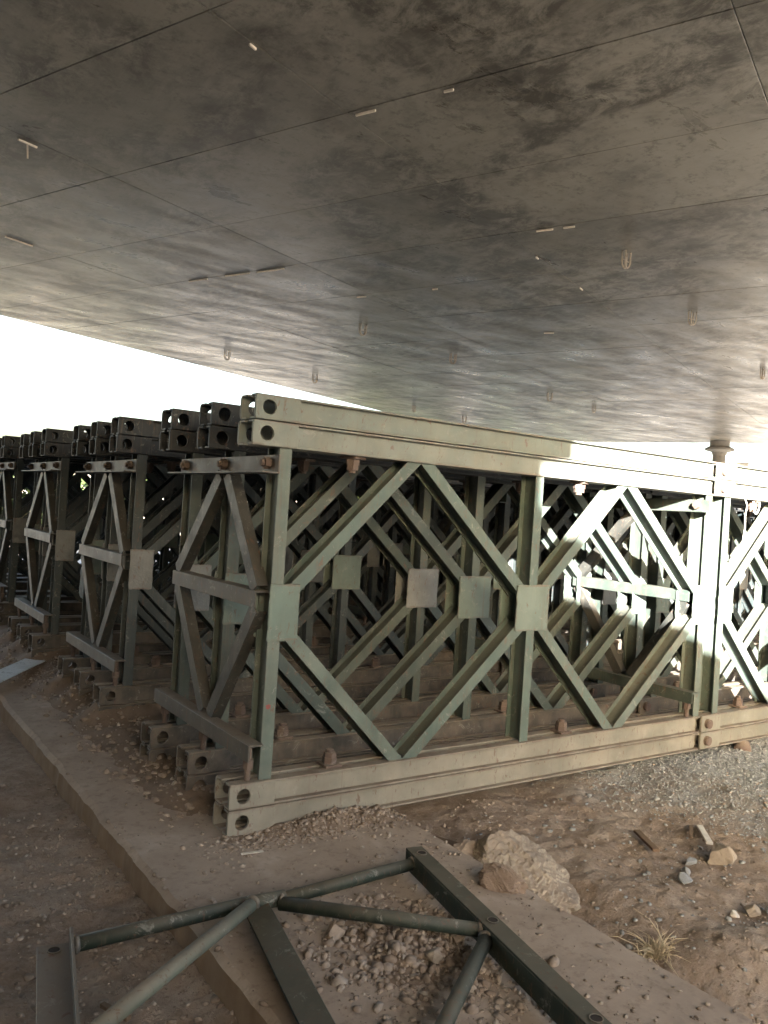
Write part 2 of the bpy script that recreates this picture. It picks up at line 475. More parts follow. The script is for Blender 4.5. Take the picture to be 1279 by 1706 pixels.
# ------------------------------------------------------------------ ground
def ground_z(X, Y):
    left = -0.108 + 0.028 * fbm(X, Y, 1.6, 4, 5) + 0.016 * np.abs(fbm(X, Y, 7.0, 4, 6))
    right = -0.175 + 0.135 * sstep(1.5, 3.4, X) + 0.03 * fbm(X, Y, 1.5, 3, 9)
    z = left + (right - left) * sstep(0.0, 0.6, X)
    z = z - 0.075 * sstep(0.50, 0.1, np.abs(X - 0.92)) * sstep(1.0, -0.2, Y)
    z = z + 0.05 * sstep(0.28, 0.0, np.abs(Y + 1.25 + 0.25 * (X - 1.2))) * sstep(0.95, 1.3, X) * sstep(3.2, 2.0, X)
    near = sstep(9, 4, np.abs(X - 1)) * sstep(9, 4, np.abs(Y))
    z = z + near * (0.020 * fbm(X, Y, 4.5, 4, 21) + 0.010 * fbm(X, Y, 21.0, 3, 31) + 0.006 * np.abs(fbm(X, Y, 50.0, 2, 41)))
    far = np.hypot(X - 2, Y - 4)
    z = z + 0.25 * fbm(X, Y, 0.05, 3, 51) * sstep(12, 40, far)
    return z

def axis(lo, hi, step, out=2500.0, g=1.28):
    a = list(np.arange(lo, hi + 1e-6, step))
    s = step; x = hi; r_ = []
    while x < out:
        s *= g; x += s; r_.append(x)
    s = step; x = lo; l_ = []
    while x > -out:
        s *= g; x -= s; l_.append(x)
    return np.array(l_[::-1] + a + r_)
xs = axis(-1.5, 3.6, 0.014)
ys = axis(-2.1, 0.7, 0.014)
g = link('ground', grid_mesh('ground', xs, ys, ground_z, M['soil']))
tag(g, kind='structure')

# concrete strip footing that carries the left ends of the trusses
def strip_xsec(y):
    e1 = 0.009 * fbm(np.array([y]), np.array([3.3]), 3.0, 4, 61)[0] + 0.007 * fbm(np.array([y]), np.array([1.0]), 17.0, 3, 62)[0]
    e2 = 0.020 * fbm(np.array([y]), np.array([7.7]), 2.4, 4, 63)[0] + 0.012 * fbm(np.array([y]), np.array([1.7]), 15.0, 3, 64)[0]
    xl, xr = -0.355 + e1, 0.775 + e2
    z0 = -0.004 + 0.004 * fbm(np.array([y]), np.array([9.0]), 4, 3, 65)[0]
    return [(xl - 0.012, -0.34), (xl - 0.004, -0.060), (xl, -0.020), (xl + 0.022, z0), (xl + 0.2, 0.0), (xr - 0.2, 0.0),
            (xr - 0.02, z0 - 0.002), (xr, -0.026), (xr + 0.004, -0.10), (xr + 0.012, -0.40)]
yy = np.concatenate([np.arange(-3.2, 1.2, 0.02), np.arange(1.2, 9.5, 0.08)])
sec = [strip_xsec(y) for y in yy]
n = len(sec[0])
vs = [(x, y, z) for y, s_ in zip(yy, sec) for x, z in s_]
fs = [(i * n + k, i * n + k + 1, (i + 1) * n + k + 1, (i + 1) * n + k) for i in range(len(yy) - 1) for k in range(n - 1)]
fs += [tuple(range(n)), tuple(range((len(yy) - 1) * n, len(yy) * n))[::-1]]
mb = MB(); mb.add(vs, fs)

def strip_material():
    mt, nt, b = new_mat('muddy_footing')
    P = world_pos(nt)
    n1 = noise(nt, P, 3.0, 6, 0.65, 0.3)
    base = ramp(nt, n1, [(0.3, (0.235, 0.188, 0.152)), (0.55, (0.315, 0.255, 0.207)), (0.75, (0.42, 0.358, 0.305))])
    n2 = noise(nt, P, 22.0, 5, 0.7)
    base = mix(nt, ramp(nt, n2, [(0.52, 0.0), (0.72, 0.5)]), base, (0.11, 0.078, 0.055))
    nz = node(nt, 'ShaderNodeSeparateXYZ'); nt.links.new(nt.nodes.new('ShaderNodeNewGeometry').outputs['Normal'], nz.inputs[0])
    side = math_n(nt, 'LESS_THAN', nz.outputs['X'], -0.75)
    clay = mix(nt, ramp(nt, noise(nt, stretch(nt, P, (14, 14, 9)), 1.0, 6), [(0.3, 0.0), (0.7, 1.0)]), (0.165, 0.115, 0.075), (0.225, 0.165, 0.115))
    base = mix(nt, side, base, clay)
    nt.links.new(base, b.inputs['Base Color'])
    b.inputs['Roughness'].default_value = 0.92
    b.inputs['Specular IOR Level'].default_value = 0.2
    bump(nt, b, mix(nt, 0.5, n2, noise(nt, P, 90, 4)), 0.35, 0.008)
    return mt
M['strip_footing'] = strip_material()
fo = mb.build('concrete_footing', M['strip_footing'], smooth=False)
tag(fo, 'long mud-stained concrete footing strip under the left truss ends', 'footing')

# soil lying on the footing: a sheet that surfaces where the dirt is thick
ROWS = []
for gi in range(6):
    for k in range(3):
        ROWS.append((gi, k, 1.70 * gi + (0.0, 0.445, 0.87)[k], (0.0, 0.012, 0.03, 0.05, 0.06, 0.06)[gi]))
def cover_z(X, Y):
    z = -0.022 + 0.012 * fbm(X, Y, 2.2, 4, 71) + 0.008 * fbm(X, Y, 11.0, 4, 72) + 0.006 * fbm(X, Y, 38.0, 3, 73)
    edge = sstep(-0.33, -0.24, X) * sstep(0.78, 0.68, X)
    # heap against the front chord
    front = sstep(-0.20, -0.035, Y) * sstep(0.03, 0.0, Y) * sstep(-0.08, 0.0, X) * (0.55 + 0.45 * sstep(0.1, 0.45, X))
    z = z + front * (0.045 + 0.018 * fbm(X, Y, 9.0, 3, 74))
    # behind it the dirt is banked up around the chord ends
    bank = sstep(0.05, 0.45, Y)
    dep = (0.050 + 0.035 * sstep(1.0, 1.8, Y)) * bank
    slope = sstep(-0.25 + 0.05 * fbm(X, Y, 3.0, 2, 75), 0.10, X)
    z = z + dep * slope * (1.0 + 0.35 * fbm(X, Y, 5.0, 4, 76))
    for gi, k, y0, dz in ROWS[1:]:
        if y0 > 4.6: break
        hug = np.exp(-((Y - y0 - 0.065) / 0.11) ** 2) * sstep(-0.16, 0.03, X)
        z = z + hug * (0.025 if gi == 0 else 0.070) * (1.0 + 0.5 * fbm(X, Y, 8.0, 4, 77))
    # crumbly patch between the bars of the loose frame
    z = z + (0.030 + 0.020 * np.abs(fbm(X, Y, 26.0, 3, 79))) * np.exp(-(((X - 0.16) / 0.22) ** 2 + ((Y + 0.98) / 0.33) ** 2)) * (1 + 0.9 * fbm(X, Y, 12.0, 4, 78))
    z = z * 1.0
    return np.where(edge > 0.999, z, z * edge - 0.05 * (1 - edge))
sc_ = link('soil_cover', grid_mesh('soil_cover', np.arange(-0.345, 0.766, 0.0125), np.concatenate([np.arange(-1.9, 1.2, 0.0125), np.arange(1.2, 6.5, 0.03)]), cover_z, M['soil']))
CLAY = concrete_material('clay_soil', (0.205, 0.155, 0.118), 0.95, 9.0, 0.5)
sc_.data.materials[0] = CLAY
tag(sc_, 'brown dry soil banked up on the footing round the chord ends', 'soil', kind='stuff')

# ------------------------------------------------------------------ bridge deck overhead
A1 = R(21.5)
D1 = Vector((math.cos(A1), math.sin(A1), 0)); D2 = Vector((-math.sin(A1), math.cos(A1), 0))
HZ = CZ + 2.60
deck = empty('bridge_deck', (CX, CY, HZ), A1)       # local x runs along the bridge, local y across it
tag(deck, 'dark stained concrete bridge deck overhead with plywood board imprints', 'bridge deck')
X_END, X_BEG, Y_FAR, Y_NEAR = 24.4, -20.5, 11.75, -3.3
MB().box(X_BEG, X_END, Y_NEAR, Y_FAR, 0.030, 0.62).build('slab', M['joint'], deck)
x_lines = [3.0 + 1.2285 * k for k in range(-19, 18)]
x_lines = [X_BEG] + [x for x in x_lines if X_BEG + 0.2 < x < X_END - 0.2] + [X_END]
y_lines = [Y_NEAR, -1.438, 0.936, 3.31, 5.684, 8.058, 10.432, Y_FAR]
cache = {}
for i in range(len(x_lines) - 1):
    for j in range(len(y_lines) - 1):
        w = round(x_lines[i + 1] - x_lines[i], 3); l = round(y_lines[j + 1] - y_lines[j], 3)
        if (w, l) not in cache:
            cache[(w, l)] = MB().box(-w / 2 + 0.0027, w / 2 - 0.0027, -l / 2 + 0.0027, l / 2 - 0.0027, 0.0, 0.026).mesh('soffit_panel', M['soffit'], bevel=0.002)
        o = link('soffit_panel', cache[(w, l)], deck)
        o.location = ((x_lines[i] + x_lines[i + 1]) / 2, (y_lines[j] + y_lines[j + 1]) / 2, random.uniform(-0.0012, 0.0012))
        o.rotation_euler = (random.uniform(-1, 1) * 0.0004, random.uniform(-1, 1) * 0.0006, 0)
# pale strips of formwork filler left hanging in the joints
def strip_piece(x0, y0, x1, y1, drop=0.014, w=0.012):
    mb = MB(); mb.rect((x0, y0, -drop * 0.5), (x1, y1, -drop * 0.7), w, drop, (0, 0, 1) if False else (-(y1 - y0), x1 - x0, 0))
    mb.build('formwork_strip', M['strip'], deck)
H_ = 2.6
for a, b_ in (((1.642, 1.255), (1.642, 1.195)), ((1.642, 1.00), (1.642, 0.975)), ((1.328, 2.216), (1.384, 2.211)), ((1.358, 2.218), (1.415, 2.305)),
              ((2.575, 2.63), (2.58, 2.49)), ((2.585, 2.455), (2.585, 2.30)), ((2.575, 2.86), (2.575, 2.74)), ((2.585, 1.17), (2.585, 1.11)), ((2.59, 1.075), (2.59, 1.035)),
              ((1.83, 3.10), (1.95, 3.10)), ((3.07, 2.27), (3.07, 2.22)), ((3.08, 1.87), (3.08, 1.845)), ((2.84, 1.28), (2.86, 1.28)), ((4.0, 1.73), (4.01, 1.68)), ((1.28, 1.28), (1.30, 1.28)), ((3.28, 1.27), (3.31, 1.27))):
    strip_piece(a[0] * H_, a[1] * H_, b_[0] * H_, b_[1] * H_)
# steel lifting loops cast into the deck
def loop_mesh():
    mb = MB()
    for dy in (-0.018, 0.018):
        pts = [(-0.05, dy, 0.02), (-0.05, dy, -0.10)] + [(-0.05 * math.cos(t), dy * (1 - 0.4 * math.sin(t)), -0.10 - 0.055 * math.sin(t)) for t in np.linspace(0.15, math.pi - 0.15, 9)] + [(0.05, dy, -0.10), (0.05, dy, 0.02)]
        mb.path(pts, 0.0078, 8)
    mb.path([(-0.055, 0.0, -0.085), (0.055, 0.0, -0.085)], 0.004, 6)
    return mb.mesh('lifting_loop', M['rust_rod'], True)
lm = loop_mesh()
for a, b_ in ((2.91, 0.96), (3.82, 0.94), (5.25, 0.87), (3.53, 2.56), (4.36, 2.47), (5.87, 2.46), (6.52, 2.34), (3.87, 3.89), (4.77, 3.87), (6.33, 3.96), (7.08, 3.84)):
    o = link('lifting_loop', lm, deck); o.location = (a * H_, b_ * H_, 0); o.rotation_euler = (0, 0, random.uniform(-0.5, 0.1))

def dk(x, y, z=0.0):      # point given along / across the deck from the camera
    v = Vector((CX, CY, 0)) + D1 * x + D2 * y
    return Vector((v.x, v.y, z))

# unseen wall added behind the photographer to block sun; round pier at the far end
wp = empty('wall_pier', dk(-3.5, 4.4, -0.2), A1)
tag(wp, 'wide concrete wall pier carrying the deck behind the trusses', 'pier')
MB().box(-0.5, 0.5, -7.0, 7.0, -0.4, 3.65).build('wall', M['pale_concrete'], wp, bevel=0.03)
MB().box(-0.62, 0.62, -7.12, 7.12, 3.652, HZ + 0.2 - 0.02).build('cap', M['concrete'], wp, bevel=0.02)

def round_pier(loc):
    p = empty('round_pier', loc, A1)
    k = 28
    prof = [(0.17, -0.6), (0.17, HZ - loc[2] - 0.40), (0.18, HZ - loc[2] - 0.36)]
    mb = MB()
    rings = [[(r_ * math.cos(2 * math.pi * i / k), r_ * math.sin(2 * math.pi * i / k), z) for i in range(k)] for r_, z in prof]
    mb.add([v for r_ in rings for v in r_], [(j * k + i, j * k + (i + 1) % k, (j + 1) * k + (i + 1) % k, (j + 1) * k + i) for j in range(len(prof) - 1) for i in range(k)] + [tuple(range(k))[::-1], tuple(range((len(prof) - 1) * k, len(prof) * k))])
    mb.build('shaft', M['concrete'], p)
    hz = HZ - loc[2]; prof = [(0.19, hz - 0.358), (0.20, hz - 0.30), (0.38, hz - 0.25), (0.38, hz - 0.20), (0.26, hz - 0.14), (0.26, hz - 0.003)]
    mb = MB()
    rings = [[(r_ * math.cos(2 * math.pi * i / k), r_ * math.sin(2 * math.pi * i / k), z) for i in range(k)] for r_, z in prof]
    mb.add([v for r_ in rings for v in r_], [(j * k + i, j * k + (i + 1) % k, (j + 1) * k + (i + 1) % k, (j + 1) * k + i) for j in range(len(prof) - 1) for i in range(k)] + [tuple(range(k))[::-1], tuple(range((len(prof) - 1) * k, len(prof) * k))])
    mb.build('capital', M['concrete'], p)
    return p
tag(round_pier(dk(24.0, 4.95, -0.15)), 'dark pier head under the far end of the deck, above the front truss', 'pier')

# ------------------------------------------------------------------ truss panels
W = 0.135                       # chord width
def chord_mesh(name, mat):
    mb = MB()
    h = 0.097
    L = 2.988
    for s in (0, 1):
        yy_ = lambda y: (y if s == 0 else W - y)
        def bx(x0, x1, y0, y1, z0, z1):
            a, c = yy_(y0), yy_(y1)
            mb.box(x0, x1, min(a, c), max(a, c), z0, z1)
        bx(0.004, L, 0.0, 0.050, h - 0.008, h)            # flanges
        bx(0.004, L, 0.0, 0.050, 0.0, 0.008)
        bx(0.195, L - 0.004, 0.026, 0.032, 0.008, h - 0.008)   # web
        a, c = sorted((yy_(-0.003), yy_(0.010)))
        mb.plate_hole(0.0, 0.197, a, c, 0.0015, h - 0.0015, 0.06, h / 2, 0.029)
    mb.box(2.86, 3.10, 0.046, 0.089, 0.012, h - 0.012)    # tongue
    return mb.mesh(name, mat, bevel=0.0012)

def ibeam(mb, p, q, depth=0.105, width=0.054, tf=0.008, tw=0.006, cut=None):
    """I section between p and q; flanges face +-y"""
    hd = depth / 2
    s = [(-hd, -width / 2), (-hd, width / 2), (-hd + tf, width / 2), (-hd + tf, tw / 2), (hd - tf, tw / 2), (hd - tf, width / 2),
         (hd, width / 2), (hd, -width / 2), (hd - tf, -width / 2), (hd - tf, -tw / 2), (-hd + tf, -tw / 2), (-hd + tf, -width / 2)]
    return mb.bar(p, q, s, (0, 1, 0), cut)

YM = W / 2
VX = (0.155, 1.56, 2.965)
def vertical_mesh(mat): 
    mb = MB(); ibeam(mb, (0, 0, 0.199), (0, 0, 1.501)); return mb.mesh('vertical', mat, bevel=0.001)
DIAG = []
for xa, xb, xm in ((VX[0], VX[1], 0.825), (VX[1], VX[2], 2.225)):
    DIAG += [((xa + 0.035, 0.905), (xm - 0.035, 1.501)), ((xm + 0.035, 1.501), (xb - 0.045, 0.915)),
             ((xa + 0.035, 0.795), (xm - 0.035, 0.199)), ((xm + 0.035, 0.199), (xb - 0.045, 0.785))]
DIAG[1] = (DIAG[1][0], (VX[1] - 0.05, 0.92)); DIAG[3] = (DIAG[3][0], (VX[1] - 0.05, 0.78))
DIAG[4] = ((VX[1] + 0.05, 0.92), DIAG[4][1]); DIAG[6] = ((VX[1] + 0.05, 0.78), DIAG[6][1])

def hexnut(mb, x, y, z, r, h, n=6):
    vs = [(x + r * math.cos(math.pi * 2 * i / n + 0.3), y + r * math.sin(math.pi * 2 * i / n + 0.3), z) for i in range(n)]
    vs += [(a, c, z + h) for a, c, _ in vs]
    mb.add(vs, [tuple(range(n))[::-1], tuple(range(n, 2 * n))] + [(i, (i + 1) % n, n + (i + 1) % n, n + i) for i in range(n)])

def bolt_mesh():
    mb = MB()
    mb.box(-0.038, 0.038, -0.040, 0.040, 0.0, 0.010)
    hexnut(mb, 0, 0, 0.010, 0.031, 0.026)
    hexnut(mb, 0.0, 0, 0.036, 0.027, 0.020)
    hexnut(mb, 0, 0, 0.056, 0.016, 0.012, 10)
    return mb.mesh('chord_bolt', M['rust'])
BOLT = bolt_mesh()
def pin_mesh():
    mb = MB(); mb.tube((0, -0.022, 0), (0, W + 0.022, 0), 0.0275, 18); mb.tube((0, -0.026, 0), (0, -0.004, 0), 0.019, 14)
    return mb.mesh('pin', M['rust'])
PIN = pin_mesh()

SETS = {}
def mesh_set(style):
    if style not in SETS:
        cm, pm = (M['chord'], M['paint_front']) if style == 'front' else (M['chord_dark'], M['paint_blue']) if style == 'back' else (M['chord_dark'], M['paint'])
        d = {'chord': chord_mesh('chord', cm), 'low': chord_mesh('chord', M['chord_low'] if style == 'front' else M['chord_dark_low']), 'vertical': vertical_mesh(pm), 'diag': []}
        for (xa, za), (xb, zb) in DIAG:
            mb = MB(); dy = 0.0015
            ibeam(mb, (xa, 0, za), (xb, 0, zb), 0.105 - 2 * dy, cut=tuple(z if z in (1.501, 0.199) else None for z in (za, zb))); d['diag'].append(mb.mesh('diagonal', pm, bevel=0.001))
        for key, x0, x1 in (('g0', -0.030, 0.096), ('g1', -0.106, 0.106), ('g2', -0.096, 0.030)):
            for mk in ('gusset', 'gusset_grey'):
                mb = MB().box(x0, x1, -0.006, 0.0, -0.109, 0.109)
                wr = random.Random(len(SETS) * 7 + len(d)); pts = []
                for (ax, az), (bx_, bz) in zip(((x0, -.109), (x1, -.109), (x1, .109), (x0, .109)), ((x1, -.109), (x1, .109), (x0, .109), (x0, -.109))):
                    for q_ in range(9): pts.append((ax + (bx_ - ax) * q_ / 9 + wr.uniform(-.0015, .0015), -0.0015, az + (bz - az) * q_ / 9 + wr.uniform(-.0015, .0015)))
                mb.path(pts + [pts[0]], [wr.uniform(0.0032, 0.0058) for _ in range(len(pts) + 1)], 5)
                d[key + mk] = mb.mesh('gusset_plate', M[mk])
        SETS[style] = d
    return SETS[style]

prs = random.Random(3)
def truss_panel(x0, y0, z0, style, label, full=True, pins=False, left=False, grey=()):
    d = mesh_set(style)
    t = empty('truss_panel', (x0, y0, z0))
    t.rotation_euler = (prs.uniform(-1, 1) * (0.001 if y0 < 0.1 else 0.006), 0, 0 if y0 < 0.1 else prs.uniform(-1, 1) * 0.003)
    tag(t, label, 'truss panel', 'green-grey steel truss panels standing in rows')
    def part(name, me, loc):
        o = link(name, me, t); o.location = loc; return o
    part('bottom_reinforcement_chord', d['low'], (0, 0, 0.001))
    part('bottom_chord', d['low'], (0, 0, 0.102))
    part('top_chord', d['chord'], (0, 0, 1.501))
    part('top_reinforcement_chord', d['chord'], (0.004, 0, 1.602))
    for x in VX: part('vertical', d['vertical'], (x, YM, 0))
    for me in d['diag']: part('diagonal', me, (0, YM, 0))
    for i, x in enumerate(VX):
        mk = 'gusset_grey' if i in grey else 'gusset'
        part('gusset_plate', d['g%d%s' % (i, mk)], (x, YM - 0.0535, 0.855))
        o = part('gusset_plate', d['g%d%s' % (i, mk)], (x, YM + 0.0600, 0.855))
    if full:
        for x in (0.48, 1.88):
            part('chord_bolt', BOLT, (x, YM, 0.2005))
            o = part('chord_bolt', BOLT, (x + 0.02, YM, 1.4995)); o.rotation_euler = (math.pi, 0, 0.4)
    if pins:
        for z in (0.0495, 0.1505, 1.5495, 1.6505): part('pin', PIN, (0.06, 0, z))
    return t

def red_dab(parent):
    rg_ = random.Random(8); k = 14
    c_ = Vector((VX[0] - 0.006, YM - 0.0532, 0.485)); vs = [c_] + [c_ + Vector((math.cos(6.283 * i / k), 0, math.sin(6.283 * i / k))) * 0.012 * rg_.uniform(0.6, 1.15) for i in range(k)]
    mb = MB(); mb.add(vs, [(0, 1 + i, 1 + (i + 1) % k) for i in range(k)]); mt, nt, b = new_mat('red_paint')
    b.inputs['Base Color'].default_value = (0.20, 0.045, 0.04, 1); b.inputs['Roughness'].default_value = 0.6
    mb.build('red_paint_dab', mt, parent)
ORD = ['front', 'second', 'third', 'fourth', 'fifth', 'sixth', 'seventh', 'eighth', 'ninth', 'tenth', 'eleventh', 'twelfth', 'thirteenth', 'fourteenth', 'fifteenth', 'sixteenth', 'seventeenth', 'eighteenth']
for r_, (gi, k, y0, dz) in enumerate(ROWS):
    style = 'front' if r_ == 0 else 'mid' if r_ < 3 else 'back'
    jx = 0.0 if r_ == 0 else prs.uniform(-0.012, 0.012)
    w1 = 'in the front row facing the camera' if r_ == 0 else 'in the %s row back from the front' % ORD[r_]
    gl = {0: (), 1: (), 2: (0, 1), 3: (0,), 4: (0, 1), 5: (1,), 6: (0, 2)}.get(r_, (prs.randrange(3),))
    if r_ < 12:
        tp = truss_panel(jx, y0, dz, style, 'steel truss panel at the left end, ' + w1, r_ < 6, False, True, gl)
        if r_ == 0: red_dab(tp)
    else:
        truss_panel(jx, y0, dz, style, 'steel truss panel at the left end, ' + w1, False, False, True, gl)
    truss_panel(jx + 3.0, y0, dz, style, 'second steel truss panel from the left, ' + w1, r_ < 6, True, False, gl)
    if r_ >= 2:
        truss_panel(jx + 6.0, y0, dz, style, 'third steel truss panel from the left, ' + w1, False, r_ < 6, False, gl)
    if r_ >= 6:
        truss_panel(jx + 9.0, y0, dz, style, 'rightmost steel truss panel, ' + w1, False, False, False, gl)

# bracing frames bolted across the three trusses of a group
def angle_bar(mb, p, q, leg=0.065, t_=0.007, up_dir=(0, 0, 1), out=(-1, 0, 0)):
    """L section: one leg along up_dir, the other along out, both from the heel line p-q"""
    p = Vector(p); q = Vector(q); u = Vector(up_dir); o_ = Vector(out)
    def blk(a0, a1, b0, b1):
        vs = [P_ + u * a + o_ * b_ for P_ in (p, q) for a, b_ in ((a0, b0), (a1, b0), (a1, b1), (a0, b1))]
        mb.add(vs, [(0, 1, 2, 3), (7, 6, 5, 4), (0, 4, 5, 1), (1, 5, 6, 2), (2, 6, 7, 3), (3, 7, 4, 0)])
    blk(0, leg, 0, t_); blk(0, t_, t_, leg)
    return mb
def brace_frame(x, y0, dz, label, seed, inner=False):
    t = empty('bracing_frame', (x, y0, dz))
    tag(t, label, 'bracing frame', 'steel bracing frames tying the trusses')
    pr = random.Random(seed)
    fm = M['paint'] if inner else M['frame_steel']; pm = M['dark_steel']
    tb = angle_bar(MB(), (0, -0.035, 1.396), (0, 0.985, 1.396), 0.074, 0.007).build('top_bar', fm, t, bevel=0.001)
    for y in (0.045, 0.46, 0.90):
        mb = MB(); mb.tube((-0.032, y, 1.438), (0.02, y, 1.438), 0.024, 6); mb.tube((-0.044, y, 1.438), (-0.03, y, 1.438), 0.013, 10)
        mb.build('bolt', M['rust'], tb)
    angle_bar(MB(), (-0.030, 0.05, 0.935), (-0.030, 0.945, 0.935), 0.066, 0.007, (0, 0, -1), (1, 0, 0)).build('middle_bar', fm, t, bevel=0.001)
    bb = angle_bar(MB(), (-0.055, -0.03, 0.352), (-0.055, 1.02, 0.352), 0.064, 0.007, (0, 0, -1), (1, 0, 0)).build('bottom_bar', fm, t, bevel=0.001)
    for y in (0.02, 0.46, 0.93):
        mb = MB(); mb.tube((-0.028, y, 0.205), (-0.028, y, 0.346), 0.013, 8); mb.tube((-0.028, y, 0.25), (-0.028, y, 0.285), 0.022, 6)
        mb.build('bolt', M['rust'], bb)
    for a, c in (((0.50, 1.394), (0.925, 0.937)), ((0.43, 1.394), (0.085, 0.937)), ((0.925, 0.868), (0.53, 0.354)), ((0.085, 0.868), (0.45, 0.354))):
        mb = MB(); p, q = (-0.012 , a[0], a[1]), (-0.016, c[0], c[1])
        mb.rect(p, q, 0.006, 0.064, (1, 0, 0)); mb.rect(p, q, 0.044, 0.006, (1, 0, 0), 0.025, 0.029)
        mb.build('diagonal', pm, t, bevel=0.001)
    return t
GN = ['front', 'second', 'third', 'fourth']
for gi in range(4):
    brace_frame(0.108, 1.70 * gi, ROWS[3 * gi][3], 'K-shaped bracing frame on the left ends of the %s group of trusses' % GN[gi], gi)
for gi in range(3):
    brace_frame(2.905, 1.70 * gi, ROWS[3 * gi][3], 'K-shaped bracing frame inside the %s group of trusses, beside the panel joint' % GN[gi], 10 + gi, True)

# ------------------------------------------------------------------ loose bracing frame in the foreground
lf = empty('loose_bracing_frame', (-0.15, -1.0, 0.0))
tag(lf, 'dark green bracing frame of bars and tubes lying loose in the foreground', 'bracing frame')
O = Vector((-0.15, -1.0, 0.0))
dirn = Vector((-0.215, -1.0, 0)).normalized(); nrm = Vector((1.0, -0.215, 0)).normalized()
def bar_L(name, a, length, wide, tall, mat, wide_dir, z_top, tall_dir=-1):
    a = Vector((a[0], a[1], z_top)) - O; q = a + dirn * length; t_ = 0.008
    mb = MB()
    wv = nrm * wide_dir
    def blk(o0, o1, z0, z1):
        vs = [P_ + wv * o_ + Vector((0, 0, z)) for P_ in (a, q) for o_, z in ((o0, z0), (o1, z0), (o1, z1), (o0, z1))]
        mb.add(vs, [(0, 1, 2, 3), (7, 6, 5, 4), (0, 4, 5, 1), (1, 5, 6, 2), (2, 6, 7, 3), (3, 7, 4, 0)])
    blk(0, wide, -t_, 0)
    if tall_dir < 0: blk(0, t_, -tall, -t_)
    else: blk(0, t_, 0, tall)
    return mb.build(name, mat, lf, bevel=0.0012)
rb = bar_L('end_bar', (0.440, -0.545), 1.10, 0.062, 0.070, M['dark_green'], 1, 0.088)
mb = MB()
a_ = Vector((-0.150, -0.612, 0.070)) - O; q_ = a_ + dirn * 1.10
for o0, z0 in ((-0.070, -0.018), (0.034, -0.055)):
    e_ = nrm * o0 + Vector((0, 0, z0)); th = Vector((0, 0, 0.008))
    vs = [P_ + w_ for P_ in (a_, q_) for w_ in (Vector((0, 0, -0.008)), e_ - th, e_, Vector((0, 0, 0.0)))]
    mb.add(vs, [(0, 1, 2, 3), (7, 6, 5, 4), (0, 4, 5, 1), (1, 5, 6, 2), (2, 6, 7, 3), (3, 7, 4, 0)])
cb = mb.build('middle_bar', M['dark_green'], lf)
lb = bar_L('end_bar', (-0.715, -0.585), 1.10, 0.088, 0.042, M['frame_steel'], -1, 0.055, 1)
lb['label'] = 'brown dusty end bar'
def ring_on(bar, pt, z, r=0.017):
    mb = MB(); c = Vector((pt[0], pt[1], z)) - O
    k = 16
    ro, ri = r + 0.001, r - 0.002
    vs = []
    for rr, zz in ((ro, 0.0), (ro, 0.0035), (ri, 0.0035), (ri, 0.0)):
        vs += [(c.x + rr * math.cos(2 * math.pi * i / k), c.y + rr * math.sin(2 * math.pi * i / k), c.z + zz) for i in range(k)]
    mb.add(vs, [(j * k + i, j * k + (i + 1) % k, ((j + 1) % 4) * k + (i + 1) % k, ((j + 1) % 4) * k + i) for j in range(4) for i in range(k)])
    mb.build('bolt_hole_ring', M['frame_steel'], bar)
    mb = MB(); mb.tube(c + Vector((0, 0, 0.0005)), c + Vector((0, 0, 0.0020)), ri, 16)
    mb.build('bolt_hole', HOLE, bar)
HOLE, nt, b = new_mat('rust_dark'); b.inputs['Base Color'].default_value = (0.02, 0.014, 0.01, 1); b.inputs['Roughness'].default_value = 0.9  # near-black disc colour, painted shade for the bolt holes
for s_ in (0.06, 0.55, 1.04):
    p = Vector((0.440, -0.545, 0)) + dirn * s_ + nrm * 0.034
    ring_on(rb, p, 0.0885)
p = Vector((-0.715, -0.585, 0)) + dirn * 0.035 - nrm * 0.046
ring_on(lb, p, 0.0555)
TR = 0.0205
def tube(name, a, c, mat=None, r=TR):
    MB().tube(Vector(a) - O, Vector(c) - O, r, 14).build(name, mat or M['dark_green'], lf, smooth=True)
tube('top_tube', (-0.712, -0.612, 0.060), (-0.195, -0.625, 0.066))
tube('top_tube', (-0.120, -0.640, 0.062), (0.438, -0.598, 0.052))
tube('diagonal_tube', (-0.215, -0.650, 0.072), (-0.818, -1.060, 0.082), M['dusty_green'])
tube('diagonal_tube', (-0.120, -0.655, 0.060), (0.338, -1.075, 0.058))
tube('diagonal_tube', (0.318, -1.110, 0.056), (-0.340, -1.575, 0.070))
tube('diagonal_tube', (-0.825, -1.150, 0.070), (-0.40, -1.60, 0.070))
tube('bottom_tube', (0.215, -1.585, 0.050), (-0.33, -1.66, 0.056))
tube('bottom_tube', (-0.93, -1.60, 0.060), (-0.41, -1.65, 0.060))
for a, c in (((-0.712, -0.612, 0.060), (1, 0, 0)), ((0.430, -0.600, 0.053), (1, 0, 0)), ((0.330, -1.068, 0.058), (0.74, -0.67, 0)), ((0.312, -1.114, 0.056), (0.81, 0.58, 0)), ((-0.205, -0.640, 0.072), (0.8, 0.55, 0)), ((-0.112, -0.652, 0.060), (0.74, -0.67, 0))):
    a = Vector(a) - O; c = Vector(c).normalized()
    MB().path([a - c * 0.007, a - c * 0.003, a + c * 0.002, a + c * 0.007], [TR * 1.02, TR * 1.2, TR * 1.24, TR * 1.03], 14).build('weld_collar', M['frame_steel'], lf, smooth=True)
MB().tube(Vector((-0.235, -0.628, 0.066)) - O, Vector((-0.095, -0.636, 0.064)) - O, TR * 1.12, 14).build('joint_sleeve', M['dark_green'], lf, smooth=True)

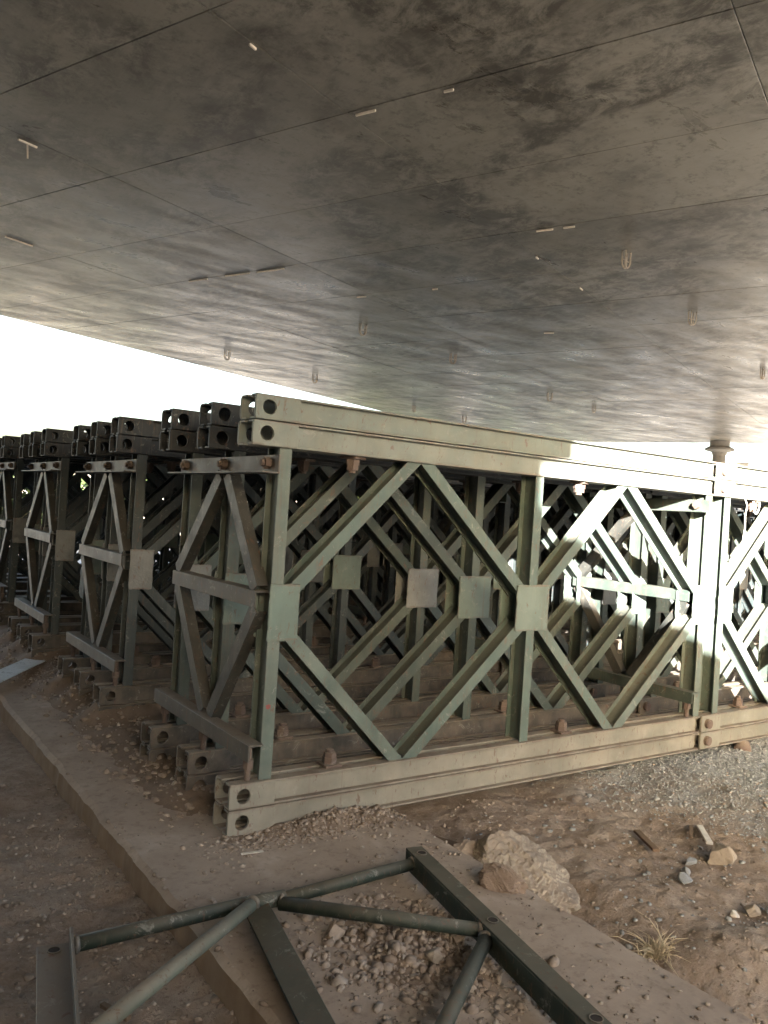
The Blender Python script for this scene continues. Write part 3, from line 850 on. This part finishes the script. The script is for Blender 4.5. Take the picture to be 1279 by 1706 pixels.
# ------------------------------------------------------------------ unseen sloping wall added behind the photographer to shade the lower trusses
mb = MB()
def wz(x): return 3.24 - 0.51 * (x + 3.5)
xw0, xw1 = -4.9, 2.6
pts = [(xw0, -0.8), (xw1, -0.8), (xw1, wz(xw1)), (xw0, wz(xw0))]
mb.add([(x, -7.2, z) for x, z in pts] + [(x, -7.5, z) for x, z in pts], [(0, 1, 2, 3), (7, 6, 5, 4), (0, 4, 5, 1), (1, 5, 6, 2), (2, 6, 7, 3), (3, 7, 4, 0)])
tag(mb.build('wing_wall', M['pale_concrete'], bevel=0.02), 'concrete wing wall with sloping top behind the photographer', 'wall')

# ------------------------------------------------------------------ surroundings beyond the deck
def bank_z(X, Y):
    u = (X - CX) * D1.x + (Y - CY) * D1.y; v = (X - CX) * D2.x + (Y - CY) * D2.y
    return -0.6 + 3.4 * sstep(34, 42, v + 2 * fbm(X, Y, 0.08, 3, 101)) * (1 + 0.25 * fbm(X, Y, 0.12, 4, 102))
uu = np.arange(-40, 110, 1.5); vv = np.arange(32, 60, 0.8)
UU, VV = np.meshgrid(uu, vv, indexing='ij')
Xb = CX + UU * D1.x + VV * D2.x; Yb = CY + UU * D1.y + VV * D2.y
co = np.stack([Xb, Yb, bank_z(Xb, Yb)], -1).reshape(-1, 3)
i, j = np.meshgrid(np.arange(len(uu) - 1), np.arange(len(vv) - 1), indexing='ij')
a = (i * len(vv) + j).ravel()
M['pale_soil'] = concrete_material('pale_bank_soil', (0.46, 0.40, 0.32), 0.95, 0.8, 0.3)
bk = link('earth_bank', np_mesh('earth_bank', co, np.stack([a, a + len(vv), a + len(vv) + 1, a + 1], -1), M['pale_soil']))
tag(bk, kind='structure')

def tree(loc, h, spread, seed, label):
    t = empty('tree', loc); tag(t, label, 'tree', 'trees beyond the far edge of the deck')
    rg = random.Random(seed); nr = np.random.default_rng(seed)
    mb = MB()
    pts = [Vector((0, 0, -0.3))]
    for k in range(1, 6): pts.append(Vector((rg.uniform(-.12, .12) * k, rg.uniform(-.12, .12) * k, h * 0.13 * k)))
    mb.path(pts, [0.16, 0.14, 0.12, 0.10, 0.08, 0.05], 8)
    tips = [pts[-1]]
    for k in range(8):
        a_ = rg.uniform(0, 6.28); st = pts[rg.randint(2, 5)]
        e = st + Vector((math.cos(a_), math.sin(a_), rg.uniform(0.3, 0.9))) * spread * rg.uniform(0.5, 0.95)
        mb.path([st, (st + e) / 2 + Vector((0, 0, 0.1)), e], [0.06, 0.04, 0.02], 6); tips.append(e)
    mb.build('trunk', M['bark'], t, smooth=True)
    cs = []
    for tp in tips:
        nL = 260
        d_ = nr.normal(size=(nL, 3)); d_ /= np.linalg.norm(d_, axis=1)[:, None]
        rad = spread * 0.55 * nr.random(nL)[:, None] ** 0.45
        cs.append(np.array(tp)[None] + d_ * rad * np.array([1, 1, 0.75]))
    c = np.concatenate(cs); nL = len(c)
    a_ = nr.normal(size=(nL, 3)); a_ /= np.linalg.norm(a_, axis=1)[:, None]
    b_ = np.cross(a_, nr.normal(size=(nL, 3))); b_ /= np.linalg.norm(b_, axis=1)[:, None]
    s_ = (0.07 + 0.08 * nr.random(nL))[:, None]
    co = np.stack([c - a_ * s_, c - b_ * s_ * 0.5, c + a_ * s_, c + b_ * s_ * 0.5], 1).reshape(-1, 3)
    link('crown', np_mesh('crown', co, np.arange(nL * 4).reshape(-1, 4), M['leaf']), t)
TS = ((24.3, 17.0, 3.3, 1.3), (26.6, 17.3, 3.4, 1.4), (29.0, 16.8, 3.3, 1.3), (36.5, 17.5, 3.7, 1.6), (40.0, 17.0, 3.8, 1.7), (44.0, 17.5, 3.8, 1.7), (48.5, 17.0, 4.0, 1.8))
TL = ['leftmost', 'second from the left', 'third from the left', 'fourth from the left', 'third from the right', 'second from the right', 'rightmost']
for k, (u, v, h, s) in enumerate(TS):
    p = dk(u, v, 0.0); tree((p.x, p.y, -0.1), h, s, 200 + k, 'leafy green tree beyond the far edge of the deck, %s of seven' % TL[k])
for k, (u, v, h, s) in enumerate(((2.0, 19.0, 2.0, 0.95), (4.6, 19.6, 1.9, 1.0), (7.2, 19.0, 2.0, 1.0), (9.8, 19.5, 2.0, 1.05), (12.4, 19.0, 2.1, 1.05), (15.0, 19.5, 2.1, 1.1))):
    p = dk(u, v, 0.0); tree((p.x, p.y, -0.15), h, s, 300 + k, 'low bushy tree behind the left trusses, number %s from the left' % ['one', 'two', 'three', 'four', 'five', 'six'][k])

def shed(loc, rz, w, l, h, label):
    t = empty('shed', loc, rz); tag(t, label, 'shed', 'low sheds seen past the far end of the deck')
    MB().box(-w / 2, w / 2, -l / 2, l / 2, -0.4, h).build('wall', M['wall_paint'], t)
    mb = MB(); e = 0.35; r_ = h + w * 0.18
    mb.add([(-w / 2 - e, -l / 2 - e, h), (0, -l / 2 - e, r_), (w / 2 + e, -l / 2 - e, h), (-w / 2 - e, l / 2 + e, h), (0, l / 2 + e, r_), (w / 2 + e, l / 2 + e, h),
            (-w / 2 - e, -l / 2 - e, h + .08), (0, -l / 2 - e, r_ + .08), (w / 2 + e, -l / 2 - e, h + .08), (-w / 2 - e, l / 2 + e, h + .08), (0, l / 2 + e, r_ + .08), (w / 2 + e, l / 2 + e, h + .08)],
           [(0, 3, 4, 1), (1, 4, 5, 2), (6, 7, 10, 9), (7, 8, 11, 10), (0, 1, 7, 6), (1, 2, 8, 7), (3, 9, 10, 4), (4, 10, 11, 5), (0, 6, 9, 3), (2, 5, 11, 8)])
    mb.build('roof', M['roof'], t)
    for k in range(3):
        MB().box(-w / 2 - 0.03, -w / 2 - 0.002, -l / 2 + l * (k + 0.3) / 3, -l / 2 + l * (k + 0.7) / 3, h * 0.45, h * 0.8).build('window', M['roof'], t)
p = dk(62, 11.3); shed((p.x, p.y, 0), A1 + 0.2, 3.0, 1.4, 6.35, 'small grey-roofed shed just right of the far pier head')
p = dk(60, 8.3); shed((p.x, p.y, 0), A1 - 0.1, 3.6, 3.4, 6.2, 'grey-roofed shed at the right edge past the deck')

# ------------------------------------------------------------------ rubble, stones and litter
def rock_mesh(name, sx, sy, sz, seed, mat, rough=0.22, sub=3, flat=0.0):
    bm = bmesh.new()
    bmesh.ops.create_icosphere(bm, subdivisions=sub, radius=1.0)
    nr = np.random.default_rng(seed)
    planes = nr.normal(size=(9, 3)); planes /= np.linalg.norm(planes, axis=1)[:, None]
    offs = 0.50 + 0.32 * nr.random(9)
    P_ = np.array([v.co[:] for v in bm.verts])
    for pl, of in zip(planes, offs):
        d_ = P_ @ pl
        P_ = P_ - pl[None] * (np.maximum(d_ - of, 0) * 0.9)[:, None]
    nz = fbm(P_[:, 0] * 1.3 + P_[:, 2] * 0.9, P_[:, 1] * 1.3 - P_[:, 2] * 0.7, 1.6, 5, seed, 0.6)
    if sub > 4: nz = nz + 0.5 * np.abs(fbm(P_[:, 0] + P_[:, 2] * 0.6, P_[:, 1] - P_[:, 2] * 0.8, 6.0, 5, seed + 9, 0.65)) + 0.12 * fbm(P_[:, 0] - P_[:, 2] * 0.7, P_[:, 1] + P_[:, 2], 26.0, 3, seed + 19)
    P_ = P_ * (1 + rough * nz)[:, None] * np.array([sx, sy, sz])[None]
    for v, q in zip(bm.verts, P_): v.co = q
    me = bpy.data.meshes.new(name); bm.to_mesh(me); bm.free(); me.materials.append(mat)
    return me
def gz(x, y): return float(ground_z(np.array([x]), np.array([y]))[0])
def rock(name, x, y, s, rz, seed, mat, label, cat, z=None, rough=0.22, sub=3, group=None):
    o = link(name, rock_mesh(name, *s, seed, mat, rough, sub)); o.rotation_euler = (0.1, -0.08, rz)
    o.location = (x, y, (gz(x, y) if z is None else z) + s[2] * 0.45)
    return tag(o, label, cat, group)
rock('broken_concrete_block', 1.11, -0.49, (0.29, 0.22, 0.20), 0.75, 305, M['rubble'], 'large pale broken concrete lump beside the footing edge', 'rubble', z=-0.29, rough=0.20, sub=6)
rock('broken_concrete_slab', 0.95, -0.34, (0.24, 0.19, 0.115), 0.2, 307, M['strip_footing'], 'flat brown concrete fragment between the footing and the pale lump', 'rubble', rough=0.14, sub=6)
rock('brick_fragment', 0.68, -0.80, (0.085, 0.055, 0.055), -0.9, 317, M['brick'], 'brown brick fragment lying on the footing beside the green end bar', 'brick', 0.0, 0.3, 5)
rock('tan_stone', 1.98, -0.80, (0.070, 0.062, 0.062), 0.3, 304, M['tan_rock'], 'tan angular block near the right edge, on the soil', 'stone', rough=0.18, sub=4)
rock('grey_stone', 1.67, -0.845, (0.034, 0.03, 0.024), 0.3, 305, M['grey_rock'], 'blue-grey stone, lowest of the three beside the tan block', 'stone')
rock('grey_stone', 1.735, -0.80, (0.030, 0.022, 0.026), 1.1, 306, M['grey_rock'], 'small upright grey stone, middle of the three beside the tan block', 'stone')
rock('grey_stone', 1.86, -0.74, (0.038, 0.02, 0.02), 0.0, 308, M['grey_rock'], 'flat grey stone, uppermost of the three beside the tan block', 'stone')
rock('yellow_stone', 1.66, -1.14, (0.036, 0.034, 0.03), 0.0, 309, M['tan_rock'], 'yellowish rounded stone near the right edge', 'stone')
rock('grey_stone', 1.72, -1.20, (0.040, 0.035, 0.028), 0.5, 310, M['grey_rock'], 'grey stone touching the right edge, beside the yellowish stone', 'stone')
rock('pale_stone', 1.58, -1.12, (0.020, 0.018, 0.016), 0.0, 311, M['white_scrap'], 'small pale stone left of the yellowish stone', 'stone')
rock('clod', 0.165, -1.06, (0.030, 0.026, 0.024), 0.0, 312, M['tan_rock'], 'pale clod low in the crumbled soil between the green bars', 'stone', 0.01)
rock('clod', -0.005, -0.80, (0.042, 0.036, 0.026), 0.4, 313, M['strip_footing'], 'brown clod just below the upper green tube', 'stone', 0.0)
rock('clod', 0.31, -1.00, (0.032, 0.026, 0.024), 0.8, 314, M['strip_footing'], 'brown clod under the green diagonal tube near the end bar', 'stone', 0.0)
rock('flat_stone', -0.52, -0.93, (0.075, 0.06, 0.03), 0.4, 315, M['grey_rock'], 'flat grey stone in the soil under the dusty tube', 'stone', -0.12)
rock('flat_stone', -0.335, -1.12, (0.045, 0.04, 0.03), 0.4, 316, M['strip_footing'], 'muddy stone at the foot of the footing, bottom edge', 'stone', -0.12)

def plank(name, a, c, w, t_, z, mat, label, cat):
    mid = (Vector(a) + Vector(c)) / 2
    o = MB().rect(Vector((a[0], a[1], z)), Vector((c[0], c[1], z + 0.004)), w, t_, (-(c[1] - a[1]), c[0] - a[0], 0)).build(name, mat, bevel=0.002)
    return tag(o, label, cat)
plank('wood_plank', (1.90, -0.42), (1.78, -0.62), 0.032, 0.014, gz(1.84, -0.52) + 0.022, M['wood'], 'short brown wooden stick lying on soil left of the grey stones', 'wood')
plank('wood_plank', (0.99, 0.03), (1.06, -0.14), 0.11, 0.02, gz(1.0, -0.05) + 0.05, M['wood'], 'brown board stuck under the front truss at the footing edge', 'wood')
plank('wood_splinter', (2.17, -0.52), (2.03, -0.62), 0.014, 0.01, gz(2.1, -0.57) + 0.02, M['wood'], 'thin dark splinter left of the white scrap', 'wood')
plank('white_scrap', (2.20, -0.55), (2.04, -0.71), 0.03, 0.012, gz(2.12, -0.63) + 0.022, M['white_scrap'], 'white scrap strip lying above the tan block', 'scrap')
plank('wood_splinter', (-0.66, -0.70), (-0.62, -0.80), 0.016, 0.012, -0.07, M['wood'], 'pale wood splinter on soil beside the brown end bar', 'wood')
plank('paper_scrap', (-0.02, -0.17), (0.06, -0.19), 0.016, 0.003, 0.008, M['white_scrap'], 'thin white scrap on the footing left of the front chord', 'scrap')

# bright sheet of metal lying across the footing edge, far left
o = MB().rect((0.02, 3.38, 0.060), (-0.80, 2.25, 0.02), 0.16, 0.006, (0.76, -0.54, 0)).build('metal_sheet', M['pale_metal'], bevel=0.001)
tag(o, 'pale blue-white metal strip lying on the soil at the left edge', 'metal strip')
# crumpled clear bag hung between the trusses
bag = link('plastic_bag', rock_mesh('plastic_bag', 0.05, 0.05, 0.13, 333, M['plastic'], 0.5, 4))
bag.location = (0.33, 3.36, 0.62); tag(bag, 'crumpled pale plastic bag caught on a left truss upright', 'plastic bag')
# wire hanging from the top chord
w = MB(); w.path([(3.275, -0.02, 1.50), (3.285, -0.03, 1.46), (3.262, -0.035, 1.40), (3.275, -0.03, 1.32), (3.248, -0.035, 1.22), (3.25, -0.03, 1.14)], 0.004, 6)
tag(w.build('hanging_wire', M['white_scrap'], smooth=True), 'pale wire hanging from the front top chord by the joint', 'wire')
w = MB(); w.path([(3.40 + 0.035 * math.cos(t), -0.02, 1.49 + 0.075 * math.sin(t)) for t in np.linspace(math.pi, 2 * math.pi, 10)], 0.005, 6)
tag(w.build('wire_loop', M['white_scrap'], smooth=True), 'pale wire loop under the front top chord near the right edge', 'wire')
# rusty pipe end under the chord at the right
w = MB(); w.tube((3.42, -0.02, -0.045), (3.62, 0.12, -0.03), 0.05, 16)
tag(w.build('rusty_pipe', M['rust'], smooth=True), 'rusty round pipe end under the front chord at right edge', 'pipe')

# dry grass tuft
mb = MB()
rg = random.Random(5)
gx, gy = 1.14, -1.10
for k in range(120):
    a_ = rg.uniform(0, 6.28); L = rg.uniform(0.03, 0.12) * (1.5 if k % 17 == 0 else 1.0); lean = rg.uniform(0.2, 1.5)
    bx_, by_ = gx + rg.gauss(0, 0.018), gy + rg.gauss(0, 0.018)
    z_ = gz(bx_, by_) - 0.004
    d_ = Vector((math.cos(a_), math.sin(a_), 0))
    p = [Vector((bx_, by_, z_)) + d_ * (L * lean * (t ** 1.6)) + Vector((0, 0, L * (t - 0.55 * lean * t ** 2.4))) for t in (0, 0.33, 0.66, 1.0)]
    mb.path(p, [0.0022, 0.0020, 0.0014, 0.0005], 4)
tag(mb.build('dry_grass_tuft', M['straw']), 'dry straw-coloured grass tuft at the footing\'s right edge', 'grass')

# loose crumbs, clods and gravel: one mesh each
def ico():
    bm = bmesh.new(); bmesh.ops.create_icosphere(bm, subdivisions=1, radius=1.0)
    v = np.array([q.co[:] for q in bm.verts]); f = np.array([[q.index for q in p.verts] for p in bm.faces]); bm.free(); return v, f
IV, IF = ico()
def scatter(name, pts, size, mat, seed, flat=0.75):
    nr = np.random.default_rng(seed); n_ = len(pts)
    V_ = IV[None] * (1 + 0.55 * (nr.random((n_, len(IV), 1)) - 0.5)) + 0.16 * (nr.random((n_, len(IV), 3)) - 0.5)
    sc3 = size[:, None] * (0.55 + 0.9 * nr.random((n_, 3))) * np.array([1, 1, flat])
    V_ = V_ * sc3[:, None, :]
    th = nr.random(n_) * 6.28; c_, s_ = np.cos(th)[:, None], np.sin(th)[:, None]
    x_ = V_[..., 0] * c_ - V_[..., 1] * s_; y_ = V_[..., 0] * s_ + V_[..., 1] * c_
    V_ = np.stack([x_, y_, V_[..., 2]], -1) + pts[:, None, :]
    F_ = (IF[None] + (np.arange(n_) * len(IV))[:, None, None]).reshape(-1, 3)
    return link(name, np_mesh(name, V_.reshape(-1, 3), F_, mat))
def top_z(X, Y):
    g_ = ground_z(X, Y)
    on = (X > -0.345) & (X < 0.765)
    s_ = np.maximum(np.where(on, 0.0, -9), np.where(on, cover_z(X, Y), -9))
    return np.maximum(g_, s_)
def pile(n_, x0, x1, y0, y1, smin, smax, seed, dens=None, sink=0.05):
    nr = np.random.default_rng(seed)
    X = nr.uniform(x0, x1, n_); Y = nr.uniform(y0, y1, n_)
    if dens is not None:
        k = nr.random(n_) < dens(X, Y); X, Y = X[k], Y[k]
    s_ = smin * (smax / smin) ** (nr.random(len(X)) ** 2.2)
    return np.stack([X, Y, top_z(X, Y) + s_ * sink], -1), s_
p, s_ = pile(16000, -1.5, 3.0, -1.9, 0.3, 0.0022, 0.011, 401, lambda X, Y: np.clip(0.35 + 0.8 * fbm(X, Y, 1.7, 3, 402), 0.05, 1))
tag(scatter('soil_crumbs', p, s_, M['crumbs'], 1), 'small loose brown soil crumbs strewn over the ground', 'soil crumbs', kind='stuff')
p, s_ = pile(9000, -0.20, 0.48, -1.50, -0.60, 0.0025, 0.017, 403, lambda X, Y: np.exp(-(((X - 0.16) / 0.2) ** 2 + ((Y + 0.98) / 0.28) ** 2)))
tag(scatter('soil_clods', p, s_, M['crumbs'], 2, 0.9), 'crumbled soil clods heaped between the bars of the loose frame', 'soil clods', kind='stuff')
p, s_ = pile(3200, -0.2, 0.95, -0.24, 0.02, 0.003, 0.013, 404, lambda X, Y: sstep(-0.22, -0.06, Y) * sstep(-0.2, 0.1, X) * 0.8)
tag(scatter('chord_foot_crumbs', p, s_, M['crumbs'], 3), 'loose soil crumbs banked along the front bottom chord', 'soil crumbs', kind='stuff')
p, s_ = pile(2600, -0.35, 0.25, 0.25, 4.4, 0.005, 0.022, 405, lambda X, Y: sstep(-0.3, 0.0, X) * 0.8)
tag(scatter('bank_crumbs', p, s_, M['crumbs'], 4), 'loose soil crumbs round the buried chord ends', 'soil crumbs', kind='stuff')
p, s_ = pile(60000, 1.3, 5.6, -1.1, 1.2, 0.0028, 0.0095, 406, lambda X, Y: sstep(1.7, 2.7, X + 0.3 * Y + 0.5 * fbm(X, Y, 2.0, 3, 407)))
tag(scatter('grey_gravel', p, s_, M['gravel'], 5), 'grey crushed stone gravel spread at the right under the trusses', 'gravel', kind='stuff')
p, s_ = pile(9000, -1.6, -0.34, -1.7, 1.2, 0.0025, 0.013, 409, lambda X, Y: np.clip(0.4 + 0.9 * fbm(X, Y, 2.1, 3, 410), 0.08, 1))
tag(scatter('left_soil_crumbs', p, s_, M['crumbs'], 7), 'loose soil crumbs on the low ground left of the footing', 'soil crumbs', kind='stuff')
p, s_ = pile(500, 0.85, 2.6, -1.8, 0.1, 0.004, 0.014, 408)
tag(scatter('mixed_pebbles', p, s_, M['gravel'], 6), 'scattered grey pebbles on the brown soil at the right', 'pebbles', kind='stuff')
